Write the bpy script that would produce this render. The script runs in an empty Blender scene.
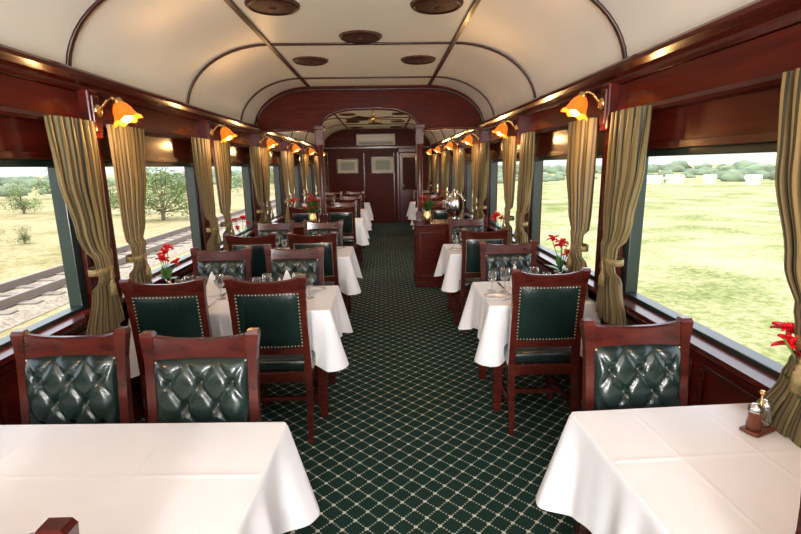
import bpy, bmesh, math, random
from mathutils import Matrix, Vector, noise
random.seed(7)
C=bpy.context.scene.collection
pi=math.pi
XL,XR=-1.68,1.37
XC=(XL+XR)/2; HW=(XR-XL)/2
Y0,Y1=-4.4,14.0
S=1.8

# ---------------------------------------------------------------- materials
def newmat(name):
    m=bpy.data.materials.new(name); m.use_nodes=True
    nt=m.node_tree; b=nt.nodes['Principled BSDF']
    return m,nt,b
def pm(name,col,rough=.5,metal=0,coat=0,var=0,scale=20,bump=0,spec=.5,emis=None,es=0,trans=0,sheen=0):
    m,nt,b=newmat(name)
    b.inputs['Base Color'].default_value=(*col,1); b.inputs['Roughness'].default_value=rough
    b.inputs['Metallic'].default_value=metal; b.inputs['Coat Weight'].default_value=coat
    b.inputs['Coat Roughness'].default_value=.1
    b.inputs['Specular IOR Level'].default_value=spec
    b.inputs['Transmission Weight'].default_value=trans
    b.inputs['Sheen Weight'].default_value=sheen
    if emis: b.inputs['Emission Color'].default_value=(*emis,1); b.inputs['Emission Strength'].default_value=es
    if var or bump:
        tc=nt.nodes.new('ShaderNodeTexCoord'); n=nt.nodes.new('ShaderNodeTexNoise')
        n.inputs['Scale'].default_value=scale; n.inputs['Detail'].default_value=4
        nt.links.new(tc.outputs['Object'],n.inputs['Vector'])
        if var:
            r=nt.nodes.new('ShaderNodeValToRGB')
            r.color_ramp.elements[0].position=.3; r.color_ramp.elements[1].position=.7
            r.color_ramp.elements[0].color=(*[c*(1-var) for c in col],1)
            r.color_ramp.elements[1].color=(*[min(1,c*(1+var)) for c in col],1)
            nt.links.new(n.outputs['Fac'],r.inputs['Fac']); nt.links.new(r.outputs['Color'],b.inputs['Base Color'])
        if bump:
            bp=nt.nodes.new('ShaderNodeBump'); bp.inputs['Strength'].default_value=bump; bp.inputs['Distance'].default_value=.01
            nt.links.new(n.outputs['Fac'],bp.inputs['Height']); nt.links.new(bp.outputs['Normal'],b.inputs['Normal'])
    return m
def wood(name,c1,c2,sc=(30,3,3),rough=.28,coat=.12,spec=.35):
    m,nt,b=newmat(name)
    tc=nt.nodes.new('ShaderNodeTexCoord'); mp=nt.nodes.new('ShaderNodeMapping')
    mp.inputs['Scale'].default_value=sc
    n=nt.nodes.new('ShaderNodeTexNoise'); n.inputs['Scale'].default_value=2.5; n.inputs['Detail'].default_value=6; n.inputs['Distortion'].default_value=.6
    r=nt.nodes.new('ShaderNodeValToRGB'); r.color_ramp.elements[0].position=.3; r.color_ramp.elements[1].position=.72
    r.color_ramp.elements[0].color=(*c1,1); r.color_ramp.elements[1].color=(*c2,1)
    L=nt.links
    L.new(tc.outputs['Object'],mp.inputs['Vector']); L.new(mp.outputs['Vector'],n.inputs['Vector'])
    L.new(n.outputs['Fac'],r.inputs['Fac']); L.new(r.outputs['Color'],b.inputs['Base Color'])
    b.inputs['Roughness'].default_value=rough; b.inputs['Coat Weight'].default_value=coat; b.inputs['Coat Roughness'].default_value=.12
    b.inputs['Specular IOR Level'].default_value=spec
    return m
M={}
M['wood']=wood('mahogany',(.042,.0048,.003),(.085,.0100,.006),(3,1,25),.22,.18,.35)
M['rib']=wood('dark_rib_wood',(.022,.005,.003),(.05,.010,.006),(3,3,3),.3)
M['wall']=wood('mahogany_wall',(.052,.0048,.003),(.105,.0105,.006),(2.5,.5,7),.20,.10,.25)
M['pwall']=wood('mahogany_bulkhead',(.045,.0055,.0025),(.085,.0110,.005),(2.0,1,9),.34,0,.06)
M['chairwood']=wood('chair_mahogany',(.040,.0055,.0035),(.088,.013,.0075),(3,3,12),.22,.25,.5)
M['leather']=pm('green_leather',(.0058,.0170,.0142),.25,coat=.35,scale=180,bump=.12,var=.25)
M['brass']=pm('brass',(.75,.50,.20),.25,1)
M['stud']=pm('brass_nails',(.80,.62,.38),.3,.8)
M['cloth']=pm('white_linen',(.82,.82,.85),.75,scale=9,bump=.15,var=.012,sheen=.15)
M['ceil']=pm('cream_ceiling',(.88,.86,.815),.34,scale=3,var=.015)
M['green']=pm('green_window_frame',(.007,.021,.018),.35,coat=.2,scale=30,var=.1)
M['silver']=pm('silver_plate',(.75,.75,.76),.18,1)
M['white']=pm('white_porcelain',(.85,.85,.84),.15,coat=.5)
M['plastic']=pm('white_plastic',(.55,.55,.53),.4)
M['napkin']=pm('napkin_linen',(.85,.84,.83),.8,scale=60,bump=.1)
M['petal']=pm('red_petal',(.62,.012,.018),.4,scale=30,var=.3)
M['leaf']=pm('green_leaf',(.035,.13,.02),.45,scale=15,var=.5)
M['dark']=pm('matte_black',(.01,.008,.007),.7)  # near-black coat for the outer roof skin and air-conditioner slots
M['amber']=pm('amber_glass_shade',(.38,.075,.006),.3,scale=25,var=.3,emis=(1,.20,.012),es=.75)
M['bulb']=pm('warm_bulb',(1,.9,.7),.3,emis=(1,.62,.16),es=9)
M['mat']=pm('picture_mat',(.55,.52,.47),.6)
M['rail']=pm('rail_steel',(.26,.21,.18),.45,.5)
M['sleeper']=pm('sleeper',(.24,.19,.15),.9,var=.3,scale=4)
M['ballast']=pm('ballast',(.34,.27,.20),.95,var=.4,scale=14,bump=.5)
M['bark']=pm('bark',(.16,.11,.07),.9,var=.4,scale=8)
M['foliage']=pm('tree_foliage',(.20,.26,.10),.85,var=.5,scale=1.2)
M['foliage2']=pm('distant_foliage',(.17,.21,.13),.95,var=.4,scale=.25)
M['hill']=pm('hazy_hill',(.34,.39,.35),1,var=.15,scale=.02)  # atmospheric haze of distance is mixed into this base colour
M['bldg']=pm('far_building',(.8,.78,.74),.8)
M['wicker']=wood('pepper_mill_wood',(.12,.03,.015),(.2,.06,.03))

m=bpy.data.materials.new('window_glass'); m.use_nodes=True; nt=m.node_tree; nt.nodes.clear()
o=nt.nodes.new('ShaderNodeOutputMaterial'); mx=nt.nodes.new('ShaderNodeMixShader'); t=nt.nodes.new('ShaderNodeBsdfTransparent'); g=nt.nodes.new('ShaderNodeBsdfGlossy')
g.inputs['Roughness'].default_value=.02; mx.inputs[0].default_value=.03
nt.links.new(t.outputs[0],mx.inputs[1]); nt.links.new(g.outputs[0],mx.inputs[2]); nt.links.new(mx.outputs[0],o.inputs[0]); M['pane']=m
m=bpy.data.materials.new('drinking_glass'); m.use_nodes=True; nt=m.node_tree; nt.nodes.clear()
o=nt.nodes.new('ShaderNodeOutputMaterial'); mx=nt.nodes.new('ShaderNodeMixShader'); t=nt.nodes.new('ShaderNodeBsdfTransparent'); g=nt.nodes.new('ShaderNodeBsdfGlossy'); fr=nt.nodes.new('ShaderNodeLayerWeight')
fr.inputs[0].default_value=.5
t.inputs[0].default_value=(.93,.95,.95,1); g.inputs['Roughness'].default_value=.03
nt.links.new(fr.outputs['Facing'],mx.inputs[0]); nt.links.new(t.outputs[0],mx.inputs[1]); nt.links.new(g.outputs[0],mx.inputs[2]); nt.links.new(mx.outputs[0],o.inputs[0]); M['glass']=m

def math_node(nt,op,a,b=None,c=None):
    n=nt.nodes.new('ShaderNodeMath'); n.operation=op
    for i,x in enumerate((a,b,c)):
        if x is None: continue
        if isinstance(x,(int,float)): n.inputs[i].default_value=x
        else: nt.links.new(x,n.inputs[i])
    return n.outputs[0]
# carpet
m,nt,b=newmat('lattice_carpet')
tc=nt.nodes.new('ShaderNodeTexCoord'); sx=nt.nodes.new('ShaderNodeSeparateXYZ'); nt.links.new(tc.outputs['Object'],sx.inputs[0])
X,Y=sx.outputs[0],sx.outputs[1]; P=.112
a=math_node(nt,'DIVIDE',math_node(nt,'ADD',X,Y),P); d=math_node(nt,'DIVIDE',math_node(nt,'SUBTRACT',X,Y),P)
def tri(v):
    return math_node(nt,'ABSOLUTE',math_node(nt,'SUBTRACT',math_node(nt,'FRACT',math_node(nt,'ADD',v,.5)),.5))
da,dd=tri(a),tri(d)
la=math_node(nt,'LESS_THAN',da,.05); ld=math_node(nt,'LESS_THAN',dd,.05)
dash_a=math_node(nt,'GREATER_THAN',math_node(nt,'SINE',math_node(nt,'MULTIPLY',d,2*pi*5)),-.1)
dash_d=math_node(nt,'GREATER_THAN',math_node(nt,'SINE',math_node(nt,'MULTIPLY',a,2*pi*5)),-.1)
line=math_node(nt,'MAXIMUM',math_node(nt,'MULTIPLY',la,dash_a),math_node(nt,'MULTIPLY',ld,dash_d))
node_=math_node(nt,'LESS_THAN',math_node(nt,'ADD',da,dd),.15)
fac=math_node(nt,'MAXIMUM',math_node(nt,'MULTIPLY',line,.62),node_)
cr=nt.nodes.new('ShaderNodeMix'); cr.data_type='RGBA'
ns=nt.nodes.new('ShaderNodeTexNoise'); ns.inputs['Scale'].default_value=120; nt.links.new(tc.outputs['Object'],ns.inputs['Vector'])
rr=nt.nodes.new('ShaderNodeValToRGB'); rr.color_ramp.elements[0].color=(.006,.019,.014,1); rr.color_ramp.elements[1].color=(.013,.038,.029,1)
nt.links.new(ns.outputs['Fac'],rr.inputs['Fac']); nt.links.new(rr.outputs['Color'],cr.inputs['A']); cr.inputs['B'].default_value=(.48,.50,.41,1)
nt.links.new(fac,cr.inputs['Factor']); nt.links.new(cr.outputs['Result'],b.inputs['Base Color']); b.inputs['Roughness'].default_value=.95; b.inputs['Specular IOR Level'].default_value=.12
M['carpet']=m
# curtain
m,nt,b=newmat('striped_curtain')
uv=nt.nodes.new('ShaderNodeUVMap'); uv.uv_map='UVMap'; sx=nt.nodes.new('ShaderNodeSeparateXYZ'); nt.links.new(uv.outputs[0],sx.inputs[0])
f=math_node(nt,'FRACT',math_node(nt,'MULTIPLY',sx.outputs[0],9))
r=nt.nodes.new('ShaderNodeValToRGB'); e=r.color_ramp; e.interpolation='CONSTANT'
cols=[(0,(.185,.130,.042)),(.20,(.020,.018,.008)),(.32,(.22,.16,.065)),(.48,(.055,.044,.017)),(.56,(.17,.120,.042)),(.78,(.018,.017,.008)),(.88,(.20,.145,.055))]
e.elements[0].position=0; e.elements[0].color=(*cols[0][1],1); e.elements[1].position=cols[1][0]; e.elements[1].color=(*cols[1][1],1)
for p,c in cols[2:]:
    q=e.elements.new(p); q.color=(*c,1)
nt.links.new(f,r.inputs['Fac']); nt.links.new(r.outputs['Color'],b.inputs['Base Color']); b.inputs['Roughness'].default_value=.55; b.inputs['Sheen Weight'].default_value=.08
M['curtain']=m; M['tie']=pm('gold_tieback',(.22,.16,.06),.6,scale=60,bump=.3,var=.3)
m,nt,b=newmat('bronze_grille')
tc=nt.nodes.new('ShaderNodeTexCoord'); vo=nt.nodes.new('ShaderNodeTexVoronoi'); vo.inputs['Scale'].default_value=38
nt.links.new(tc.outputs['Object'],vo.inputs['Vector'])
r=nt.nodes.new('ShaderNodeValToRGB'); r.color_ramp.elements[0].position=.25; r.color_ramp.elements[0].color=(.003,.002,.002,1); r.color_ramp.elements[1].position=.55; r.color_ramp.elements[1].color=(.08,.022,.014,1)
nt.links.new(vo.outputs['Distance'],r.inputs['Fac']); nt.links.new(r.outputs['Color'],b.inputs['Base Color']); b.inputs['Roughness'].default_value=.5
M['vent']=m
def field(name,stops,sc1,sc2):
    m,nt,b=newmat(name)
    tc=nt.nodes.new('ShaderNodeTexCoord')
    n1=nt.nodes.new('ShaderNodeTexNoise'); n1.inputs['Scale'].default_value=sc1; n1.inputs['Detail'].default_value=8; n1.inputs['Roughness'].default_value=.65
    n2=nt.nodes.new('ShaderNodeTexNoise'); n2.inputs['Scale'].default_value=sc2; n2.inputs['Detail'].default_value=6; n2.inputs['Roughness'].default_value=.8
    for n in (n1,n2): nt.links.new(tc.outputs['Object'],n.inputs['Vector'])
    v=math_node(nt,'ADD',math_node(nt,'MULTIPLY',n1.outputs['Fac'],.5),math_node(nt,'MULTIPLY',n2.outputs['Fac'],.5))
    r=nt.nodes.new('ShaderNodeValToRGB')
    r.color_ramp.elements[0].position=stops[0][0]; r.color_ramp.elements[0].color=(*stops[0][1],1)
    r.color_ramp.elements[1].position=stops[-1][0]; r.color_ramp.elements[1].color=(*stops[-1][1],1)
    for p,c in stops[1:-1]:
        q=r.color_ramp.elements.new(p); q.color=(*c,1)
    nt.links.new(v,r.inputs['Fac']); nt.links.new(r.outputs['Color'],b.inputs['Base Color']); b.inputs['Roughness'].default_value=1; b.inputs['Specular IOR Level'].default_value=.1
    return m
M['dry']=field('dry_grass',[(.40,(.19,.16,.06)),(.47,(.33,.27,.13)),(.53,(.39,.32,.19)),(.60,(.30,.27,.12))],.25,5)
M['meadow']=field('meadow_grass',[(.41,(.14,.17,.05)),(.46,(.25,.26,.10)),(.51,(.34,.32,.16)),(.56,(.42,.36,.22))],.35,6.5)

# ---------------------------------------------------------------- builder
class B:
    def __init__(s):
        s.bm=bmesh.new(); s.uv=s.bm.loops.layers.uv.new('UVMap'); s.mats=[]
    def mi(s,k):
        mt=M[k]
        if mt not in s.mats: s.mats.append(mt)
        return s.mats.index(mt)
    def merge(s,t,mat,smooth,mtx=None):
        i=s.mi(mat); mp={}
        for v in t.verts: mp[v]=s.bm.verts.new(mtx@v.co if mtx else v.co)
        for f in t.faces:
            try: nf=s.bm.faces.new([mp[v] for v in f.verts])
            except ValueError: continue
            nf.material_index=i; nf.smooth=smooth
        t.free()
    def box(s,x0,x1,y0,y1,z0,z1,mat,bev=0,rot=None):
        t=bmesh.new(); bmesh.ops.create_cube(t,size=1)
        c=Vector(((x0+x1)/2,(y0+y1)/2,(z0+z1)/2))
        for v in t.verts: v.co=Vector((v.co.x*abs(x1-x0),v.co.y*abs(y1-y0),v.co.z*abs(z1-z0)))
        if bev: bmesh.ops.bevel(t,geom=list(t.edges),offset=bev,segments=2 if bev<.02 else 4,profile=.5,affect='EDGES')
        mtx=Matrix.Translation(c)
        if rot: mtx=mtx@rot
        s.merge(t,mat,bev>=.015,mtx)
    def lathe(s,prof,mat,seg=20,mtx=None,smooth=True):
        t=bmesh.new(); rings=[]
        for r,z in prof:
            rings.append([t.verts.new((max(r,1e-4)*math.cos(2*pi*k/seg),max(r,1e-4)*math.sin(2*pi*k/seg),z)) for k in range(seg)])
        for a,b in zip(rings,rings[1:]):
            for k in range(seg): t.faces.new((a[k],a[(k+1)%seg],b[(k+1)%seg],b[k]))
        s.merge(t,mat,smooth,mtx)
    def tube(s,pts,r,mat,seg=8):
        pts=[Vector(p) for p in pts]; t=bmesh.new(); rings=[]
        rr=r if isinstance(r,(list,tuple)) else [r]*len(pts)
        for i,p in enumerate(pts):
            d=(pts[min(i+1,len(pts)-1)]-pts[max(i-1,0)]).normalized()
            up=Vector((0,0,1)) if abs(d.z)<.9 else Vector((1,0,0))
            a=d.cross(up).normalized(); b=d.cross(a).normalized()
            rings.append([t.verts.new(p+rr[i]*(a*math.cos(2*pi*k/seg)+b*math.sin(2*pi*k/seg))) for k in range(seg)])
        for a,b in zip(rings,rings[1:]):
            for k in range(seg): t.faces.new((a[k],a[(k+1)%seg],b[(k+1)%seg],b[k]))
        t.faces.new(rings[0]); t.faces.new(rings[-1][::-1]); s.merge(t,mat,seg>4)
    def loft(s,secs,mat,smooth=False,caps=True):
        t=bmesh.new(); R=[[t.verts.new(p) for p in q] for q in secs]; n=len(R[0])
        for a,b in zip(R,R[1:]):
            for k in range(n): t.faces.new((a[k],a[(k+1)%n],b[(k+1)%n],b[k]))
        if caps: t.faces.new(R[0][::-1]); t.faces.new(R[-1])
        s.merge(t,mat,smooth)
    def sheet(s,fn,nu,nv,mat,smooth=True):
        i=s.mi(mat); G=[[s.bm.verts.new(fn(u/nu,v/nv)) for v in range(nv+1)] for u in range(nu+1)]
        for u in range(nu):
            for v in range(nv):
                f=s.bm.faces.new((G[u][v],G[u+1][v],G[u+1][v+1],G[u][v+1])); f.material_index=i; f.smooth=smooth
                for l,(a,b) in zip(f.loops,((u,v),(u+1,v),(u+1,v+1),(u,v+1))): l[s.uv].uv=(a/nu,b/nv)
    def stud(s,p,r,mat='stud'):
        t=bmesh.new(); bmesh.ops.create_icosphere(t,subdivisions=1,radius=r); s.merge(t,mat,True,Matrix.Translation(Vector(p)))
    def ball(s,p,r,mat,sub=2,sc=(1,1,1)):
        t=bmesh.new(); bmesh.ops.create_icosphere(t,subdivisions=sub,radius=r); s.merge(t,mat,True,Matrix.Translation(Vector(p))@Matrix.Diagonal((*sc,1)))
    def mesh(s,name,norm=True):
        if norm: bmesh.ops.recalc_face_normals(s.bm,faces=s.bm.faces)
        me=bpy.data.meshes.new(name); s.bm.to_mesh(me); s.bm.free()
        for m in s.mats: me.materials.append(m)
        return me
    def obj(s,name,loc=(0,0,0),rz=0,norm=True):
        return inst(name,s.mesh(name,norm),loc,rz)
def inst(name,me,loc=(0,0,0),rz=0,sc=None):
    o=bpy.data.objects.new(name,me); o.location=loc; o.rotation_euler=(0,0,rz)
    if sc: o.scale=sc
    C.objects.link(o); return o
def rect(x,y,z,w,d): return [(x-w/2,y-d/2,z),(x+w/2,y-d/2,z),(x+w/2,y+d/2,z),(x-w/2,y+d/2,z)]

# ---------------------------------------------------------------- room shell
ZS,ZT,ZC,ZTOP=.845,1.68,2.12,2.65
PY=[1.05+S*k for k in range(-3,8)]
b=B(); b.box(XL-.12,XR+.12,Y0,Y1+.1,-.12,0,'carpet'); b.obj('floor')
def cz(x):
    d=abs(x-XC)
    if d<=.78: return ZTOP
    q=min(1,(d-.78)/(HW-.78)); return ZC+(ZTOP-ZC)*math.sqrt(max(0,1-q*q))
def cprof(n=14,off=0):
    pts=[]
    for k in range(n+1):
        t=pi/2*k/n; pts.append((XC-(.78+(HW-.78+off)*math.cos(t)),ZC+(ZTOP-ZC+off)*math.sin(t)))
    return pts+[(2*XC-x,z) for x,z in pts[::-1]]
b=B(); cp=cprof()
b.sheet(lambda u,v:(cp[round(u*(len(cp)-1))][0],Y0+(Y1-Y0)*v,cp[round(u*(len(cp)-1))][1]),len(cp)-1,2,'ceil')
co=cprof(off=.12)
b.sheet(lambda u,v:(co[round(u*(len(co)-1))][0],Y0+(Y1-Y0)*v,co[round(u*(len(co)-1))][1]),len(co)-1,2,'dark')
b.obj('ceiling')
def crosrib(y,w=.034,dep=.016,name='trim_ceiling_rib'):
    b=B(); secs=[]
    inn=cprof(off=-dep); out=cprof(off=.002)
    for (xi,zi),(xo,zo) in zip(inn,out):
        secs.append([(xo,y-w/2,zo),(xi,y-w/2*.6,zi),(xi,y+w/2*.6,zi),(xo,y+w/2,zo)])
    b.loft(secs,'rib',True); b.obj(name)
ry=[2.80+1.60*k for k in range(-4,7)]
for y in ry:
    if abs(y-6.65)>.3: crosrib(y)
b=B()
for sx in (-1,1):
    x=XC+sx*.78; b.box(x-.02,x+.02,Y0,Y1,ZTOP-.018,ZTOP+.001,'rib',.004)
b.obj('trim_ceiling_rail')
for side,xw,sg in (('left',XL,-1),('right',XR,1)):
    b=B()
    xa,xb=sorted((xw,xw+sg*.12))
    b.box(xa,xb,Y0,Y1,0,ZS,'wall'); b.box(xa,xb,Y0,Y1,ZT,ZC+.02,'wall')
    for y in PY:
        if y-.14>Y0: b.box(xa,xb,y-.14,min(y+.14,Y1),ZS,ZT,'wall')
    b.obj('wall_'+side)
    def pr(pts,mat='wall',name='trim'):
        bb=B(); bb.loft([[(xw-sg*px,Y,pz) for px,pz in pts] for Y in (Y0,Y1)],mat); bb.obj(name)
    pr([(0,2.04),(.045,2.045),(.06,2.06),(.06,2.075),(.085,2.09),(.105,2.115),(.105,2.135),(.09,2.15),(0,2.15)],'wood','trim_cornice_'+side)
    pr([(0,1.90),(.035,1.90),(.035,2.04),(0,2.04)],'wall','trim_frieze_'+side)
    pr([(0,1.86),(.05,1.865),(.058,1.88),(.05,1.90),(0,1.90)],'wood','trim_picture_rail_'+side)
    pr([(0,.80),(.035,.805),(.045,.825),(.075,.835),(.075,.86),(-.05,.86),(-.05,.845),(0,.845)],'wood','trim_sill_'+side)
    pr([(0,0),(.025,0),(.025,.12),(.015,.14),(0,.14)],'wood','baseboard_'+side)
    b=B()
    for i in range(len(PY)-1):
        for k in range(2):
            ya=PY[i]+.08+k*.84; yb=ya+.78
            x0,x1=sorted((xw-sg*.002,xw-sg*.012)); 
            for (p,q,r_,t_) in ((ya,yb,.20,.225),(ya,yb,.735,.76),(ya,ya+.025,.225,.735),(yb-.025,yb,.225,.735)):
                b.box(x0,x1,p,q,r_,t_,'wood',.003)
    b.obj('trim_dado_'+side)
nwin=0
for side,xw,sg in (('left',XL,-1),('right',XR,1)):
    for i in range(len(PY)-1):
        nwin+=1; ya,yb=PY[i]+.14,PY[i+1]-.14; b=B()
        x0,x1=sorted((xw+sg*.015,xw+sg*.085)); fw=.07; fb=.035
        b.box(x0,x1,ya,yb,ZS,ZS+fb,'green',.004); b.box(x0,x1,ya,yb,ZT-fb,ZT,'green',.004)
        b.box(x0,x1,ya,ya+fw,ZS+fb,ZT-fb,'green',.004); b.box(x0,x1,yb-fw,yb,ZS+fb,ZT-fb,'green',.004)
        c0,c1=sorted((xw-sg*.012,xw+sg*.012))
        b.box(c0,c1,ya-.03,ya+.012,ZS+.015,ZT,'wood',.003); b.box(c0,c1,yb-.012,yb+.03,ZS+.015,ZT,'wood',.003); b.box(c0,c1,ya-.03,yb+.03,ZT,ZT+.035,'wood',.003)
        xg=xw+sg*.05
        b.sheet(lambda u,v:(xg,ya+fw+(yb-ya-2*fw)*u,ZS+fb+(ZT-ZS-2*fb)*v),1,1,'pane',False)
        b.obj('window_%d'%nwin)
b=B(); b.box(XL-.12,XR+.12,Y1,Y1+.1,0,ZTOP+.12,'pwall')
b.obj('wall_end')
b=B(); b.box(XL-.12,XR+.12,Y0-.1,Y0,0,ZTOP+.12,'pwall'); b.obj('wall_back')
b=B()
for x in (XL+.1,-.55,.30):
    b.box(x,x+.03,Y1-.014,Y1-.001,.2,2.0,'wood',.003)
b.box(XL,XR,Y1-.03,Y1-.001,2.11,2.17,'wood',.005)
b.obj('trim_end_wall')
b=B(); ye=Y1-.001
b.box(.40,.46,ye-.05,ye,0,2.1,'wood',.005); b.box(1.02,1.08,ye-.05,ye,0,2.1,'wood',.005); b.box(.40,1.08,ye-.05,ye,2.0,2.1,'wood',.005)
b.box(.46,1.02,ye-.02,ye,0,2.0,'pwall'); b.box(.48,.56,ye-.045,ye-.02,0,1.98,'wood',.004); b.box(.92,1.0,ye-.045,ye-.02,0,1.98,'wood',.004)
b.box(.56,.92,ye-.045,ye-.02,.0,.95,'wood',.004); b.box(.56,.92,ye-.045,ye-.02,1.85,1.98,'wood',.004)
b.sheet(lambda u,v:(.56+.36*u,ye-.034,.95+.9*v),1,1,'glass',False)
b.tube([(.58,ye-.07,1.0),(.58,ye-.07,1.12)],.01,'brass')
b.obj('door_1')
def picture(xc,zc_,w,h):
    b=B(); y=Y1-.035
    for (a,c,d,e) in ((xc-w/2,xc+w/2,zc_-h/2,zc_-h/2+.03),(xc-w/2,xc+w/2,zc_+h/2-.03,zc_+h/2),(xc-w/2,xc-w/2+.03,zc_-h/2+.03,zc_+h/2-.03),(xc+w/2-.03,xc+w/2,zc_-h/2+.03,zc_+h/2-.03)):
        b.box(a,c,y-.012,y+.02,d,e,'rib',.003)
    b.box(xc-w/2+.03,xc+w/2-.03,y,y+.02,zc_-h/2+.03,zc_+h/2-.03,'mat')
    b.box(xc-w/2+.12,xc+w/2-.12,y-.003,y,zc_-h/2+.10,zc_+h/2-.10,'hill')
    b.obj('framed_picture')
picture(-1.0,1.63,.62,.42); picture(0.0,1.65,.66,.46)
b=B(); b.box(-.72,.36,Y1-.22,Y1-.032,2.19,2.50,'plastic',.03)
for k in range(4): b.box(-.66,.30,Y1-.226,Y1-.215,2.22+.02*k,2.23+.02*k,'dark')
b.box(-.66,.30,Y1-.226,Y1-.21,2.32,2.325,'dark')
b.obj('air_conditioner')

# partition
PYY=6.65
b=B(); XcA,XcB=-.83,.50
def hb(x):
    if XcA<x<XcB:
        q=(x-(XcA+XcB)/2)/((XcB-XcA)/2); return 2.06+.29*max(0,1-abs(q)**3.2)**.5
    if x<=XcA: q=(x-(XL+XcA)/2)/((XcA-XL)/2)
    else: q=(x-(XR+XcB)/2)/((XR-XcB)/2)
    return 1.99+.10*max(0,1-min(1,abs(q))**3.5)**.5
N=96; secs=[]
for k in range(N+1):
    x=XL+(XR-XL)*k/N; t=cz(x)+.0; secs.append([(x,PYY-.035,hb(x)),(x,PYY-.035,t),(x,PYY+.035,t),(x,PYY+.035,hb(x))])
b.loft(secs,'pwall')
b.tube([(XL+.02+(XR-XL-.04)*k/N,PYY-.04,hb(XL+.02+(XR-XL-.04)*k/N)+.02) for k in range(N+1)],.014,'wood',6)
b.tube([(x,PYY-.04,z-.035) for x,z in cprof(off=-.01)],.018,'rib',6)
for x in (XcA,XcB):
    b.box(x-.055,x+.055,PYY-.055,PYY+.055,.86,.98,'wood',.006)
    b.lathe([(.05,.98),(.05,1.0),(.038,1.02),(.040,1.4),(.036,1.85),(.048,1.88),(.05,1.9)],'wood',20,Matrix.Translation((x,PYY,0)))
    b.box(x-.055,x+.055,PYY-.055,PYY+.055,1.9,2.14,'wood',.006)
    b.box(x-.075,x+.075,PYY-.07,PYY+.07,2.10,2.16,'wood',.01)
for xw,sg in ((XL,1),(XR,-1)):
    a,c=sorted((xw,xw+sg*.07)); b.box(a,c,PYY-.05,PYY+.05,0,2.05,'wood',.006)
b.obj('partition_arch')
def cabinet(name,x0,x1,y0,y1,h):
    b=B()
    b.box(x0,x1,y0,y1,.06,h-.03,'pwall',.004); b.box(x0-.02,x1+.02,y0-.02,y1+.02,h-.03,h,'wood',.008); b.box(x0-.015,x1+.015,y0-.015,y1+.015,0,.08,'wood',.006)
    w=x1-x0; n=max(1,round(w/.4))
    for k in range(n):
        a=x0+w*k/n+.04; c=x0+w*(k+1)/n-.04
        for (p,q,r_,t_) in ((a,c,.14,.17),(a,c,h-.13,h-.10),(a,a+.03,.17,h-.13),(c-.03,c,.17,h-.13)):
            b.box(p,q,y0-.012,y0+.005,r_,t_,'wood',.003)
        b.stud((c-.05,y0-.018,h*.55),.012,'brass')
    b.obj(name)
cabinet('partition_cabinet',.42,1.26,PYY-.32,PYY+.17,.86)
cabinet('partition_cabinet',XL+.1,-.75,PYY-.32,PYY+.17,.86)

b=B(); b.lathe([(.001,-.022),(.05,-.022),(.12,-.018),(.145,-.014),(.160,-.018),(.17,-.012),(.175,0)],'vent',32)
b.lathe([(.145,-.018),(.153,-.024),(.162,-.018)],'rib',32); b.ball((0,0,-.022),.022,'rib',2,(1,1,.5))
ventm=b.mesh('ceiling_vent')
for k in range(-1,7):
    y=3.40+1.66*k
    if abs(y-PYY)<.25: continue
    for x in (XC-.53,XC+.53): inst('ceiling_vent',ventm,(x,y,ZTOP))
for y in (4.18,9.0,12.2): inst('ceiling_vent',ventm,(XC,y,ZTOP))
b=B(); b.tube([(0,0,0),(0,0,-.14)],.015,'brass',10); b.lathe([(.02,-.12),(.08,-.14),(.09,-.18),(.06,-.22),(.02,-.24),(.001,-.24)],'brass',20)
for k in range(5):
    R=Matrix.Rotation(2*pi*k/5+.3,4,'Z'); t=bmesh.new(); bmesh.ops.create_cube(t,size=1)
    for v in t.verts: v.co=Vector((.33+v.co.x*.42,v.co.y*(.10+.04*(v.co.x>0)),-.17+v.co.z*.01+v.co.y*.02))
    b.merge(t,'rib',False,R)
b.obj('ceiling_fan',(XC,9.3,ZTOP))

# ---------------------------------------------------------------- sconce, curtains
b=B()
b.box(-.07,0,-.05,.05,1.80,2.06,'wall',.01); b.box(-.082,-.06,-.035,.035,1.83,2.03,'wood',.008)
b.lathe([(.001,0),(.032,0),(.036,.008),(.02,.02),(.001,.022)],'brass',18,Matrix.Translation((-.08,0,1.95))@Matrix.Rotation(-pi/2,4,'Y'))
b.tube([(-.09,0,1.95),(-.115,0,1.975),(-.14,0,2.005),(-.17,0,2.015),(-.195,0,2.0)],.008,'brass',8)
Rt=Matrix.Translation((-.19,0,2.008))@Matrix.Rotation(math.radians(24),4,'Y')@Matrix.Scale(1.15,4)
b.lathe([(.001,.005),(.02,.0),(.024,-.015),(.022,-.03)],'brass',16,Rt)
t=bmesh.new(); prof=[(.022,-.02),(.034,-.035),(.044,-.055),(.048,-.075),(.056,-.095),(.070,-.108)]; seg=32; rings=[]
for r_,z in prof:
    f=(r_-.022)/.048
    rings.append([t.verts.new((r_*(1+.07*f*math.cos(8*2*pi*k/seg))*math.cos(2*pi*k/seg),r_*(1+.07*f*math.cos(8*2*pi*k/seg))*math.sin(2*pi*k/seg),z-.006*f*math.cos(8*2*pi*k/seg))) for k in range(seg)])
for a_,c_ in zip(rings,rings[1:]):
    for k in range(seg): t.faces.new((a_[k],a_[(k+1)%seg],c_[(k+1)%seg],c_[k]))
b.merge(t,'amber',True,Rt)
t=bmesh.new(); bmesh.ops.create_icosphere(t,subdivisions=2,radius=.030); b.merge(t,'bulb',True,Rt@Matrix.Translation((0,0,-.088)))
sconm=b.mesh('wall_sconce')
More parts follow.
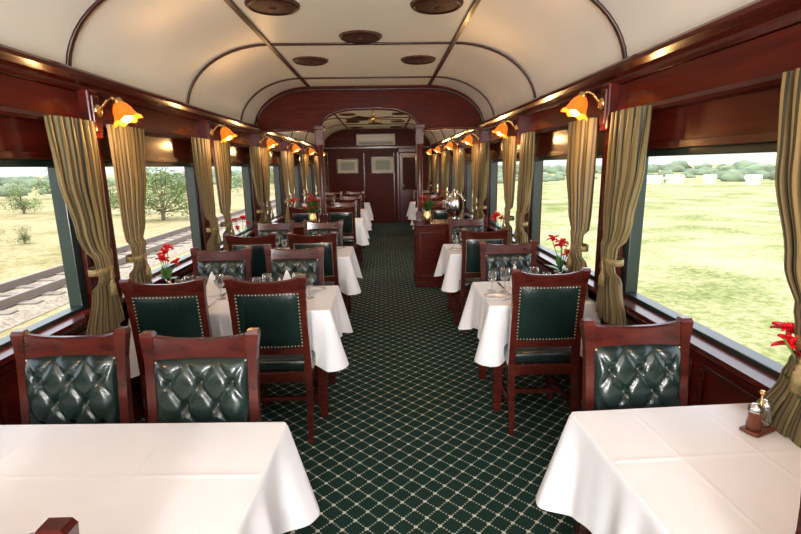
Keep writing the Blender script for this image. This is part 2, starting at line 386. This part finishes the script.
for i,y in enumerate(PY):
    if y>13.5: continue
    inst('wall_sconce',sconm,(XR-.02,y,0)); inst('wall_sconce',sconm,(XL+.02,y,0),pi)
    if y>0:
        for xs in (XR-.28,XL+.28):
            L=bpy.data.lights.new('sconce_light','POINT'); L.energy=5.5; L.color=(1,.54,.20); L.shadow_soft_size=.03
            o=bpy.data.objects.new('sconce_light',L); o.location=(xs,y,1.84); C.objects.link(o)
def curtain_mesh(sgn,seed,sh=0):
    b=B(); rnd=random.Random(seed); ph=rnd.random()*6
    def prof(v):
        K=[(0,.31,.38),(.25,.30,.36),(.5,.265,.28),(.66,.235,.17),(.72,.232,.145),(.80,.24,.24),(1,.27,.40)]
        for (a,c1,w1),(bq,c2,w2) in zip(K,K[1:]):
            if v<=bq:
                q=(v-a)/(bq-a); q=q*q*(3-2*q); return c1+(c2-c1)*q-sh,w1+(w2-w1)*q
        return K[-1][1]-sh,K[-1][2]
    def fn(u,v):
        c,w=prof(v); amp=.028*(.6+.4*math.sin(3*v+ph))*(.55 if .6<v<.78 else 1)
        fold=math.sin(2*pi*5.5*u+ph+.8*math.sin(2*v))
        y=sgn*(c+w*(u-.5)+.012*math.cos(2*pi*5.5*u+ph))
        x=-.082+amp*fold-.02*math.sin(pi*u)-(.02 if .62<v<.76 else 0)
        return (x,y,1.885-1.155*v+.008*math.sin(9*u+ph)*v)
    b.sheet(fn,99,40,'curtain')
    c,w=prof(.70); z=1.885-1.155*.70
    b.loft([[(-.082+(-.05)*math.cos(q),sgn*(c)+ (w/2+.012)*math.sin(q),z+dz) for dz in (-.018,.018)]+[(-.082+(-.044)*math.cos(q),sgn*c+(w/2+.008)*math.sin(q),z+dz) for dz in (.018,-.018)] for q in [2*pi*k/24 for k in range(25)]],'tie',True)
    b.tube([(-.139,sgn*c,z),(-.141,sgn*(c+.01),z-.06)],.006,'tie'); b.lathe([(.002,0),(.012,-.01),(.010,-.025),(.016,-.03),(.02,-.09),(.001,-.09)],'tie',12,Matrix.Translation((-.141,sgn*(c+.01),z-.05)))
    return b.mesh('curtain')
cm={(s,v):curtain_mesh(s,v*3+s) for s in (-1,1) for v in (0,1)}
cml={(s,v):curtain_mesh(s,v*3+s+9,.07 if s==1 else 0) for s in (-1,1) for v in (0,1)}
for i,y in enumerate(PY):
    for s in (-1,1):
        if y>13.2 and s==1: continue
        inst('curtain',cm[(s,i%2)],(XR-.005,y,0)); inst('curtain',cml[(-s,(i+1)%2)],(XL+.005,y,0),pi)

# ---------------------------------------------------------------- chair
def chair_mesh():
    b=B()
    yb=lambda z: -.12*(z-.45) if z>.45 else -.10*(.45-z)
    for sx in (-1,1):
        zs=[0,.2,.45,.6,.8,.93,.985,1.025,1.04]
        ws=[.030,.036,.044,.038,.034,.036,.044,.050,.040]
        ds=[.032,.036,.046,.036,.032,.032,.036,.040,.030]
        xs=[.194,.196,.197,.197,.197,.198,.200,.203,.204]
        b.loft([rect(sx*x,yb(z),z,w,d) for z,w,d,x in zip(zs,ws,ds,xs)],'chairwood')
        b.loft([rect(sx*.19,.40,z,w,w) for z,w in ((0,.028),(.03,.034),(.05,.030),(.30,.044),(.33,.05),(.42,.05))],'chairwood')
        b.box(sx*.19-.012,sx*.19+.012,-.03,.40,.155,.19,'chairwood',.003)
        b.box(sx*.19-.014,sx*.19+.014,.0,.40,.37,.435,'chairwood',.003)
    b.box(-.19,.19,.17,.195,.158,.187,'chairwood',.003)
    b.box(-.19,.19,.385,.415,.37,.435,'chairwood',.003); b.box(-.19,.19,-.015,.012,.37,.435,'chairwood',.003)
    secs=[]
    for k in range(21):
        q=-1+2*k/20; x=q*.188; zt=1.006+.022*abs(q)**2.5; zb=.938; y0,y1=yb(zb),yb(zt); bow=-.014*(1-q*q)
        secs.append([(x,y0-.015+bow,zb),(x,y0+.013+bow,zb),(x,y1+.013+bow,zt-.006),(x,y1+.005+bow,zt),(x,y1-.010+bow,zt),(x,y1-.017+bow,zt-.008)])
    b.loft(secs,'chairwood')
    z0,z1=.60,.940
    b.loft([[(x,yb(z0)-.014,z0-.045),(x,yb(z0)+.014,z0-.045),(x,yb(z0)+.014,z0+.004),(x,yb(z0)-.014,z0+.004)] for x in (-.188,.188)],'chairwood')
    W=.181
    def bow(a): return -.012*(1-(2*a-1)**2)
    b.sheet(lambda a,c:((2*a-1)*W,yb(z0+(z1-z0)*c)+bow(a)-.012-.012*(1-(2*a-1)**6)*(1-(2*c-1)**6),z0+(z1-z0)*c),14,12,'leather')
    nx,ny=3,2
    def tuft(a,c):
        p,q=a*nx,c*ny; s,t=p+q,p-q; ds=abs(s-round(s)); dt=abs(t-round(t))
        dome=.050*(max(0,1-(2*a-1)**6)*max(0,1-(2*c-1)**6))**.5
        cre=.015*(math.exp(-abs(ds)/.08)+math.exp(-abs(dt)/.08)); dim=.016*math.exp(-(ds*ds+dt*dt)/.02)
        edge=min(1,max(0,min(a,1-a,c,1-c)*9))
        return dome-(cre+dim)*edge
    b.sheet(lambda a,c:((2*a-1)*W,yb(z0+(z1-z0)*c)+bow(a)+.008+tuft(a,c),z0+(z1-z0)*c),48,40,'leather')
    for i in range(1,6):
        for j in range(1,4):
            if (i+j)%2==0:
                a,c=i/2/nx,j/2/ny; z=z0+(z1-z0)*c; b.ball(((2*a-1)*W,yb(z)+bow(a)+.012+tuft(a,c),z),.008,'leather',1)
    n=18
    for k in range(n+1):
        a=k/n; x=(2*a-1)*(W-.008)
        for z in (z0+.010,z1-.010):
            b.stud((x,yb(z)+bow(a)-.018,z),.0048); b.stud((x,yb(z)+bow(a)+.016,z),.0048)
    for k in range(1,16):
        z=z0+.010+(z1-z0-.02)*k/16
        for sx in (-1,1):
            b.stud((sx*(W-.007),yb(z)-.017,z),.0048); b.stud((sx*(W-.007),yb(z)+.014,z),.0048)
    b.box(-.215,.215,.014,.425,.425,.505,'leather',.028)
    for k in range(20):
        x=-.198+.396*k/19; b.stud((x,.424,.437),.0048)
        y=.03+.385*k/19; b.stud((.214,y,.437),.0048); b.stud((-.214,y,.437),.0048)
    return b.mesh('dining_chair')
chm=chair_mesh()
def chair(x,y,face,j=0,sx=1):
    inst('dining_chair',chm,(x,y+face*.065,0),(0 if face>0 else pi)+j,(sx,1,1))

# ---------------------------------------------------------------- tables
def table_mesh(W,D,wall):
    b=B(); zt=.752; hx,hy=W/2,D/2
    for sx in (-1,1):
        for sy in (-1,1):
            b.loft([rect(sx*(hx-.07),sy*(hy-.07),z,w,w) for z,w in ((0,.045),(.05,.05),(.55,.06),(.73,.06))],'chairwood')
    b.box(-hx+.05,hx-.05,-hy+.05,hy-.05,.65,.73,'chairwood'); b.box(-hx+.004,hx-.004,-hy+.004,hy-.004,.725,.748,'chairwood',.004)
    r=.014; pts=[]
    def side(p0,p1,n,nrm):
        for k in range(n): 
            q=k/n; pts.append((Vector(p0).lerp(Vector(p1),q),Vector(nrm)))
    def arc(c,a0,n=8):
        for k in range(n):
            a=a0+pi/2*k/n; v=Vector((math.cos(a),math.sin(a))); pts.append((Vector(c)+r*v,v))
    nx_,ny_=int(W*60),int(D*60)
    side((hx,-hy+r),(hx,hy-r),ny_,(1,0)); arc((hx-r,hy-r),0)
    side((hx-r,hy),(-hx+r,hy),nx_,(0,1)); arc((-hx+r,hy-r),pi/2)
    side((-hx,hy-r),(-hx,-hy+r),ny_,(-1,0)); arc((-hx+r,-hy+r),pi)
    side((-hx+r,-hy),(hx-r,-hy),nx_,(0,-1)); arc((hx-r,-hy+r),1.5*pi)
    T=[0,.012,.03,.08,.16,.28,.42,.58,.74,.88,1]
    bm=b.bm; ci=b.mi('cloth'); rows=[]
    cum=0; cs=[]; prev=pts[-1][0]
    for p,n in pts: cum+=(p-prev).length; prev=p; cs.append(cum)
    tot=cum
    for t in T:
        row=[]
        for (p,n),c in zip(pts,cs):
            dc=math.hypot(hx-abs(p.x),hy-abs(p.y)); cor=math.exp(-(dc/.09)**2); cor2=math.exp(-(dc/.18)**2)
            fold=.018*math.sin(2*pi*c/tot*round(tot/.23))*(1-cor)+.006*math.sin(2*pi*c/tot*round(tot/.13)+1)
            out=.004*min(1,t*30)+(.020+.080*cor)*t+fold*t**1.2-.020*math.exp(-((dc-.17)/.06)**2)*t
            drop=(.265+.10*cor2)*t
            x=p.x+n.x*out; y=p.y+n.y*out
            if wall*x>hx+.03: x=wall*(hx+.03)
            zz=zt-drop-(.0 if t==0 else .002)
            row.append(bm.verts.new((x,y,zz)))
        rows.append(row)
    n=len(pts)
    for a,c in zip(rows,rows[1:]):
        for k in range(n):
            f=bm.faces.new((a[k],a[(k+1)%n],c[(k+1)%n],c[k])); f.material_index=ci; f.smooth=True
    bm.faces.new(rows[0]).material_index=ci
    def cre(x,y):
        h=0
        for q in (-1/3*hx*1.1,1/3*hx*1.1): h+=math.exp(-((x-q)/.005)**2)
        h+=math.exp(-((y-.02)/.005)**2)
        return h*.0018
    xs=sorted(set([-hx+.01+(2*hx-.02)*k/24 for k in range(25)]+[q+e for q in (-.3667*hx,.3667*hx) for e in (-.01,-.005,0,.005,.01)]))
    ys=sorted(set([-hy+.01+(2*hy-.02)*k/14 for k in range(15)]+[.02+e for e in (-.01,-.005,0,.005,.01)]))
    nu,nv=len(xs)-1,len(ys)-1
    b.sheet(lambda u,v:(xs[round(u*nu)],ys[round(v*nv)],zt+.0008+cre(xs[round(u*nu)],ys[round(v*nv)])),nu,nv,'cloth')
    return b.mesh('dining_table',True)
tl=table_mesh(1.22,.63,-1); tr=table_mesh(.68,.63,1)
TLX,TRX=-.965,.995
def napkin_mesh():
    b=B()
    def fn(u,v):
        a=2*pi*u; r=.052*(1-v)**.8*(1+.16*math.sin(3*a))+.002
        return (r*math.cos(a)+.01*v,r*.75*math.sin(a),.165*v+ (.012*math.sin(2*a)*v*(1-v)*2))
    b.sheet(fn,36,14,'napkin')
    b.sheet(lambda u,v:(.045*(u-.5)*2*(1-v*.75),-.035*(1-v)-.004-.01*math.sin(pi*u),.002+.12*v),8,6,'napkin')
    return b.mesh('folded_napkin')
def glass_mesh(h,r):
    b=B(); b.lathe([(.001,.001),(.032,.001),(.032,.003),(.006,.008),(.0045,h*.42),(.012,h*.47),(r*.8,h*.58),(r,h*.75),(r*.82,h),(r*.78,h),(r*.95,h*.75),(r*.76,h*.60),(.001,h*.5)],'glass',18); return b.mesh('wine_glass')
def plate_mesh():
    b=B(); b.lathe([(.001,.006),(.05,.005),(.058,.010),(.085,.014),(.085,.011),(.05,.002),(.001,.002)],'white',28); return b.mesh('side_plate')
def knife_mesh():
    b=B(); b.loft([[(x,-w,.001),(x,w,.001),(x,w,.004),(x,-w,.004)] for x,w in ((-.10,.004),(-.08,.006),(0,.005),(.01,.009),(.08,.009),(.105,.002))],'silver'); return b.mesh('table_knife')
def fork_mesh():
    b=B(); b.loft([[(x,-w,.001+z),(x,w,.001+z),(x,w,.004+z),(x,-w,.004+z)] for x,w,z in ((-.10,.006,0),(-.05,.004,0),(.03,.003,.002),(.05,.010,.002),(.06,.011,0))],'silver')
    for k in (-1.5,-.5,.5,1.5): b.box(.06,.10,k*.006-.0015,k*.006+.0015,.001,.004,'silver')
    return b.mesh('table_fork')
nap=napkin_mesh(); gl1=glass_mesh(.165,.036); gl2=glass_mesh(.135,.031); pla=plate_mesh(); kn=knife_mesh(); fo=fork_mesh()
def flower_mesh(seed):
    rnd=random.Random(seed); b=B()
    b.lathe([(.001,.002),(.028,.002),(.032,.03),(.022,.08),(.012,.11),(.018,.135),(.016,.135),(.010,.11),(.001,.10)],'silver',18)
    for k in range(5):
        a=rnd.random()*6.28; l=.12+.12*rnd.random(); lean=.25+.35*rnd.random()
        base=Vector((0,0,.11)); tip=Vector((math.cos(a)*l*lean,math.sin(a)*l*lean,.11+l))
        b.tube([base,(base+tip)/2+Vector((0,0,.02)),tip],.0028,'leaf',6)
        if k<4:
            for j in range(9):
                th=2*pi*j/9+rnd.random()*.4; L=.04+.02*rnd.random(); el=.1+rnd.random()*1.2
                d=Vector((math.cos(th)*math.cos(el),math.sin(th)*math.cos(el),math.sin(el))); sd=Vector((-math.sin(th),math.cos(th),0))
                b.sheet(lambda u,v,d=d,sd=sd,L=L,tip=tip: tuple(tip+d*L*v+sd*(u-.5)*.036*math.sin(pi*min(.97,v*.9+.06))+Vector((0,0,-.02*v*v+.012*abs(u-.5)*2))),3,6,'petal')
            b.ball(tip,.01,'petal',1)
    for k in range(10):
        th=rnd.random()*6.28; el=rnd.random()*.9+.3; L=.09+.07*rnd.random(); d=Vector((math.cos(th)*math.cos(el),math.sin(th)*math.cos(el),math.sin(el))); sd=Vector((-math.sin(th),math.cos(th),0)); o_=Vector((0,0,.13))
        b.sheet(lambda u,v,d=d,sd=sd,L=L,o_=o_: tuple(o_+d*L*v+sd*(u-.5)*.045*math.sin(pi*min(.98,v))+Vector((0,0,-.03*v*v))),2,7,'leaf')
    return b.mesh('flower_vase')
flo=[flower_mesh(k) for k in range(3)]
b=B()
b.box(-.05,.05,-.03,.03,.0,.012,'wicker',.004); b.tube([(0,0,.01),(0,0,.13)],.004,'brass'); b.lathe([(.006,0),(.012,.006),(.006,.012),(.001,.012)],'brass',12,Matrix.Translation((0,0,.128)))
for sx in (-1,1):
    b.lathe([(.001,.012),(.02,.012),(.022,.03),(.018,.055),(.02,.075)],'glass' if sx>0 else 'wicker',16,Matrix.Translation((sx*.027,0,0)))
    b.lathe([(.021,.075),(.021,.088),(.012,.10),(.001,.102)],'silver',16,Matrix.Translation((sx*.027,0,0)))
cru=b.mesh('cruet_set')

ZT_=.7555
def setting(x,y,f,full,k=0):
    inst('folded_napkin',nap,(x,y-f*.12,ZT_),k*.7)
    if full:
        inst('table_knife',kn,(x+f*.085,y-f*.16,ZT_),pi/2); inst('table_fork',fo,(x-f*.085,y-f*.16,ZT_),pi/2*f)
        inst('side_plate',pla,(x-f*.19,y-f*.15,ZT_))
    inst('wine_glass',gl1,(x+f*.10,y-f*.0,ZT_)); 
    if full: inst('wine_glass',gl2,(x+f*.18,y-f*.03,ZT_))
tys=[1.24,3.19,3.19+S,7.85+.15,9.8,11.6]
for i,ty in enumerate(tys):
    if i==0:
        inst('dining_table',tl,(TLX-.015,ty+.015,0),-.045); inst('dining_table',tr,(TRX,ty,0),.03)
    else:
        inst('dining_table',tl,(TLX,ty,0)); inst('dining_table',tr,(TRX,ty,0))
    rn,rf=ty-.57,ty+.45
    if i==0: 
        for x in (-.77,-1.29): chair(x,.733,1,-.02)
        chair(.985,.74,1); rf=1.70
    else:
        for k,x in enumerate((-.665,-1.225)): chair(x,rn,1,.02*(k-.5)*(i%2*2-1))
        chair(.935,rn,1,-.03,.97)
    if i==0:
        chair(-.685,rf,-1,0,.94); chair(-1.19,rf+.06,-1,0,.93); chair(.945,rf,-1,.0,.92)
    else:
        for k,x in enumerate((-.69,-1.24)): chair(x,rf,-1,.03*(k-.5))
        chair(.955,rf,-1,.02)
    if i>0:
        full=i<3
        for k,x in enumerate((-.70,-1.22)):
            setting(x,ty,1,full,k+i); setting(x,ty,-1,full,k)
        setting(.92,ty,1,full,1); setting(.92,ty,-1,full,2)
    if i<5:
        inst('flower_vase',flo[i%3],(XL+.20,ty+.05,ZT_),i); inst('flower_vase',flo[(i+1)%3],(XR-(.075 if i==0 else .15),ty+(.04 if i==0 else .04),ZT_),i*2+1)
    inst('cruet_set',cru,(XR-(.17 if i==0 else .22),ty+(.14 if i==0 else -.08),ZT_),.4)
    if i>0: inst('cruet_set',cru,(XL+.26,ty-.06,ZT_),.4)
b=B(); b.lathe([(.001,0),(.10,0),(.10,.02),(.06,.04),(.05,.07),(.10,.12),(.125,.20),(.12,.30),(.09,.36),(.05,.38),(.03,.40),(.02,.43),(.001,.44)],'silver',28)
for sx in (-1,1): b.tube([(sx*.115,0,.30),(sx*.16,0,.29),(sx*.165,0,.22),(sx*.12,0,.17)],.008,'silver')
b.tube([(0,-.10,.09),(0,-.16,.09),(0,-.165,.07)],.009,'silver')
b.obj('coffee_urn',(.95,PYY-.15,.861))
def bouquet(loc,seed):
    rnd=random.Random(seed); b=B()
    b.lathe([(.001,0),(.04,0),(.055,.06),(.05,.12),(.04,.15),(.045,.17),(.035,.17),(.001,.12)],'brass',20)
    for k in range(60):
        th=rnd.random()*6.28; el=rnd.random()*1.0+.4; R_=.10+.12*rnd.random(); d=Vector((math.cos(th)*math.cos(el),math.sin(th)*math.cos(el),math.sin(el))); o_=Vector((0,0,.16)); sd=Vector((-math.sin(th),math.cos(th),0))
        if k%3: b.sheet(lambda u,v: tuple(o_+d*R_*(.2+.8*v)+sd*(u-.5)*.06*math.sin(pi*min(.98,v))+Vector((0,0,-.03*v*v))),2,5,'leaf')
        else:
            c=o_+d*R_; b.tube([o_,c],.003,'leaf',5)
            for j in range(6):
                t2=2*pi*j/6; q=Vector((math.cos(t2),math.sin(t2),.5)).normalized(); s2=Vector((-math.sin(t2),math.cos(t2),0))
                b.sheet(lambda u,v: tuple(c+q*.045*v+s2*(u-.5)*.03*math.sin(pi*min(.95,v+.05))),2,3,'petal')
    b.obj('flower_arrangement',loc)
bouquet((.58,PYY-.22,.861),3); bouquet((-.95,PYY-.22,.861),4)

# ---------------------------------------------------------------- outside
GZ=-1.1
b=B(); b.sheet(lambda u,v:(-2-u*398,-100+600*v,GZ),1,1,'dry',False); b.obj('dry_grass_ground')
b=B(); b.sheet(lambda u,v:(-2+u*402,-100+600*v,GZ-.01),1,1,'meadow',False); b.obj('meadow_ground')
b=B()
b.loft([[(-9.3,y,GZ+.01),(-9.0,y,GZ+.13),(-6.95,y,GZ+.13),(-6.7,y,GZ+.01)] for y in (-10,120)],'ballast')
for k in range(180): b.box(-8.9,-7.0,-8+k*.7,-7.76+k*.7,GZ+.10,GZ+.16,'sleeper')
for x in (-8.5,-7.43):
    b.box(x-.035,x+.035,-10,120,GZ+.28,GZ+.32,'rail'); b.box(x-.01,x+.01,-10,120,GZ+.16,GZ+.28,'rail'); b.box(x-.06,x+.06,-10,120,GZ+.155,GZ+.18,'rail')
b.obj('railway_track')
def tree_mesh(seed,h,n=1500,leaf=.16):
    rnd=random.Random(seed); b=B()
    b.tube([(0,0,0),(.05*h*rnd.random(),0,h*.3),(0,.03*h,h*.6)],[h*.03,h*.022,h*.012],'bark',7)
    cl=[(Vector((rnd.uniform(-.3,.3)*h,rnd.uniform(-.3,.3)*h,h*rnd.uniform(.2,.86))),h*rnd.uniform(.14,.24)) for _ in range(11)]
    for c,r_ in cl: b.tube([(0,.01,h*.15),tuple(c)],[h*.014,h*.005],'bark',5)
    i=b.mi('foliage')
    for k in range(n):
        c,r_=rnd.choice(cl); d=Vector((rnd.gauss(0,1),rnd.gauss(0,1),rnd.gauss(0,.8))).normalized()*r_*rnd.uniform(.5,1.25); p=c+d
        a=Vector((rnd.gauss(0,1),rnd.gauss(0,1),rnd.gauss(0,1))).normalized(); e=a.orthogonal().normalized(); s_=leaf*rnd.uniform(.4,1)
        f=b.bm.faces.new([b.bm.verts.new(p+s_*q) for q in (a*.9,e*.4,-a*.9,-e*.4)]); f.material_index=i
    return b.mesh('tree',False)
tms=[tree_mesh(k,3.4,1900,.13) for k in range(3)]
rnd=random.Random(11)
for (x,y,s_) in ((-12.2,27,.98),(-16,31,.8),(-19,22,.30),(-24,33,.6),(-27,31,.7),(-31,37,.95),(-36,36,.9),(-22,40,.6),(-41,44,1.1),(-19,46,.9),(-25,54,1.1),(-34,52,1.1),(-14,52,1.1),(-46,50,1.2),(-52,56,1.2),(-15,70,1.2),(-14,19,.22),(-17,17,.2),(-21,26,.3),(-24,22,.28),(-13,14,.15),(-27,24,.3),(-12,11,.12),(-16,20,.2),(-20,19,.22)):
    inst('tree',tms[rnd.randrange(3)],(x,y,GZ-.05),rnd.random()*6,(s_*1.2,s_*1.2,s_))
b=B()
for k in range(1100):
    a=rnd.uniform(-1.45,1.45); R_=rnd.uniform(72,190); x,y=R_*math.sin(a),R_*math.cos(a)
    if x<0 and x>-18: continue
    s_=rnd.uniform(.5,1.5)*R_/100*(1.5 if rnd.random()<.12 else 1)
    t=bmesh.new(); bmesh.ops.create_icosphere(t,subdivisions=2,radius=s_)
    for v in t.verts: v.co*=1+.45*noise.noise(v.co*2.6/s_+Vector((k,0,0))); v.co.z*=.62
    b.merge(t,'foliage2',True,Matrix.Translation((x,y,GZ+s_*.2)))
b.obj('distant_treeline')
b=B()
def hz(a): return 12+9*noise.noise(Vector((a*2.2,3,0)))+3*noise.noise(Vector((a*7,1,0)))
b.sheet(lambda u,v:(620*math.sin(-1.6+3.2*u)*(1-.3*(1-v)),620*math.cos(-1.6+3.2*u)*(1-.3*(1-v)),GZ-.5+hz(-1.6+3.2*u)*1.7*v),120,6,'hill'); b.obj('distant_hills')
for k in range(9):
    a=.5+.055*k+rnd.uniform(-.015,.015); R_=rnd.uniform(67,70); x,y=R_*math.sin(a),R_*math.cos(a); b=B(); w=rnd.uniform(.5,1.1)
    b.box(-w,w,-1,1,0,.6,'bldg'); b.loft([[(-w-.1,-1.2,.6),(-w-.1,1.2,.6),(-w-.1,0,1.05)],[(w+.1,-1.2,.6),(w+.1,1.2,.6),(w+.1,0,1.05)]],'bldg'); b.obj('farm_building',(x,y,GZ),-a)

# ---------------------------------------------------------------- light
w=bpy.data.worlds.new('World'); bpy.context.scene.world=w; w.use_nodes=True; nt=w.node_tree; bg=nt.nodes['Background']
tc=nt.nodes.new('ShaderNodeTexCoord'); sx=nt.nodes.new('ShaderNodeSeparateXYZ'); r=nt.nodes.new('ShaderNodeValToRGB')
nt.links.new(tc.outputs['Generated'],sx.inputs[0]); nt.links.new(sx.outputs[2],r.inputs['Fac']); nt.links.new(r.outputs['Color'],bg.inputs['Color'])
r.color_ramp.elements[0].position=0; r.color_ramp.elements[0].color=(.98,.985,1,1); r.color_ramp.elements[1].position=.6; r.color_ramp.elements[1].color=(.74,.85,1,1)
bg.inputs['Strength'].default_value=2.0
sun=bpy.data.lights.new('sun','SUN'); sun.energy=3.0; sun.angle=.03; sun.color=(1,.94,.82); o=bpy.data.objects.new('sun',sun); C.objects.link(o); o.rotation_euler=(math.radians(18),math.radians(-12),0)
def area(name,loc,rot,sx_,sy_,e,col=(1,.975,.95)):
    L=bpy.data.lights.new(name,'AREA'); L.shape='RECTANGLE'; L.size=sx_; L.size_y=sy_; L.energy=e; L.color=col
    o=bpy.data.objects.new(name,L); o.location=loc; o.rotation_euler=rot; C.objects.link(o)
area('rear_fill',(XC,-3.2,2.1),(math.radians(88),0,0),.7,.5,105)  # added fill, well behind the camera, to brighten the car interior
area('ceiling_fill',(XC,-2.6,1.0),(math.radians(114),0,0),2.0,.6,160)  # added upward fill behind the camera, brightens the ceiling
area('saloon_fill',(XC,PYY+.08,2.44),(math.radians(70),0,0),1.2,.12,14,(1,.93,.84))  # added fill hidden behind the partition header, lights the far room

# ---------------------------------------------------------------- camera
cam=bpy.data.cameras.new('camera'); cam.lens=480/801*36; cam.sensor_width=36; cam.clip_end=2000; cam.clip_start=.03
co_=bpy.data.objects.new('camera',cam); C.objects.link(co_); bpy.context.scene.camera=co_
R=Matrix.Rotation(math.radians(-1.85),4,'Z')@Matrix.Rotation(math.radians(90-11.9),4,'X')@Matrix.Rotation(math.radians(-1.0),4,'Z')
co_.matrix_world=Matrix.Translation((0,0,1.62))@R
vs=bpy.context.scene.view_settings; vs.view_transform='Standard'; vs.look='None'; vs.exposure=.42
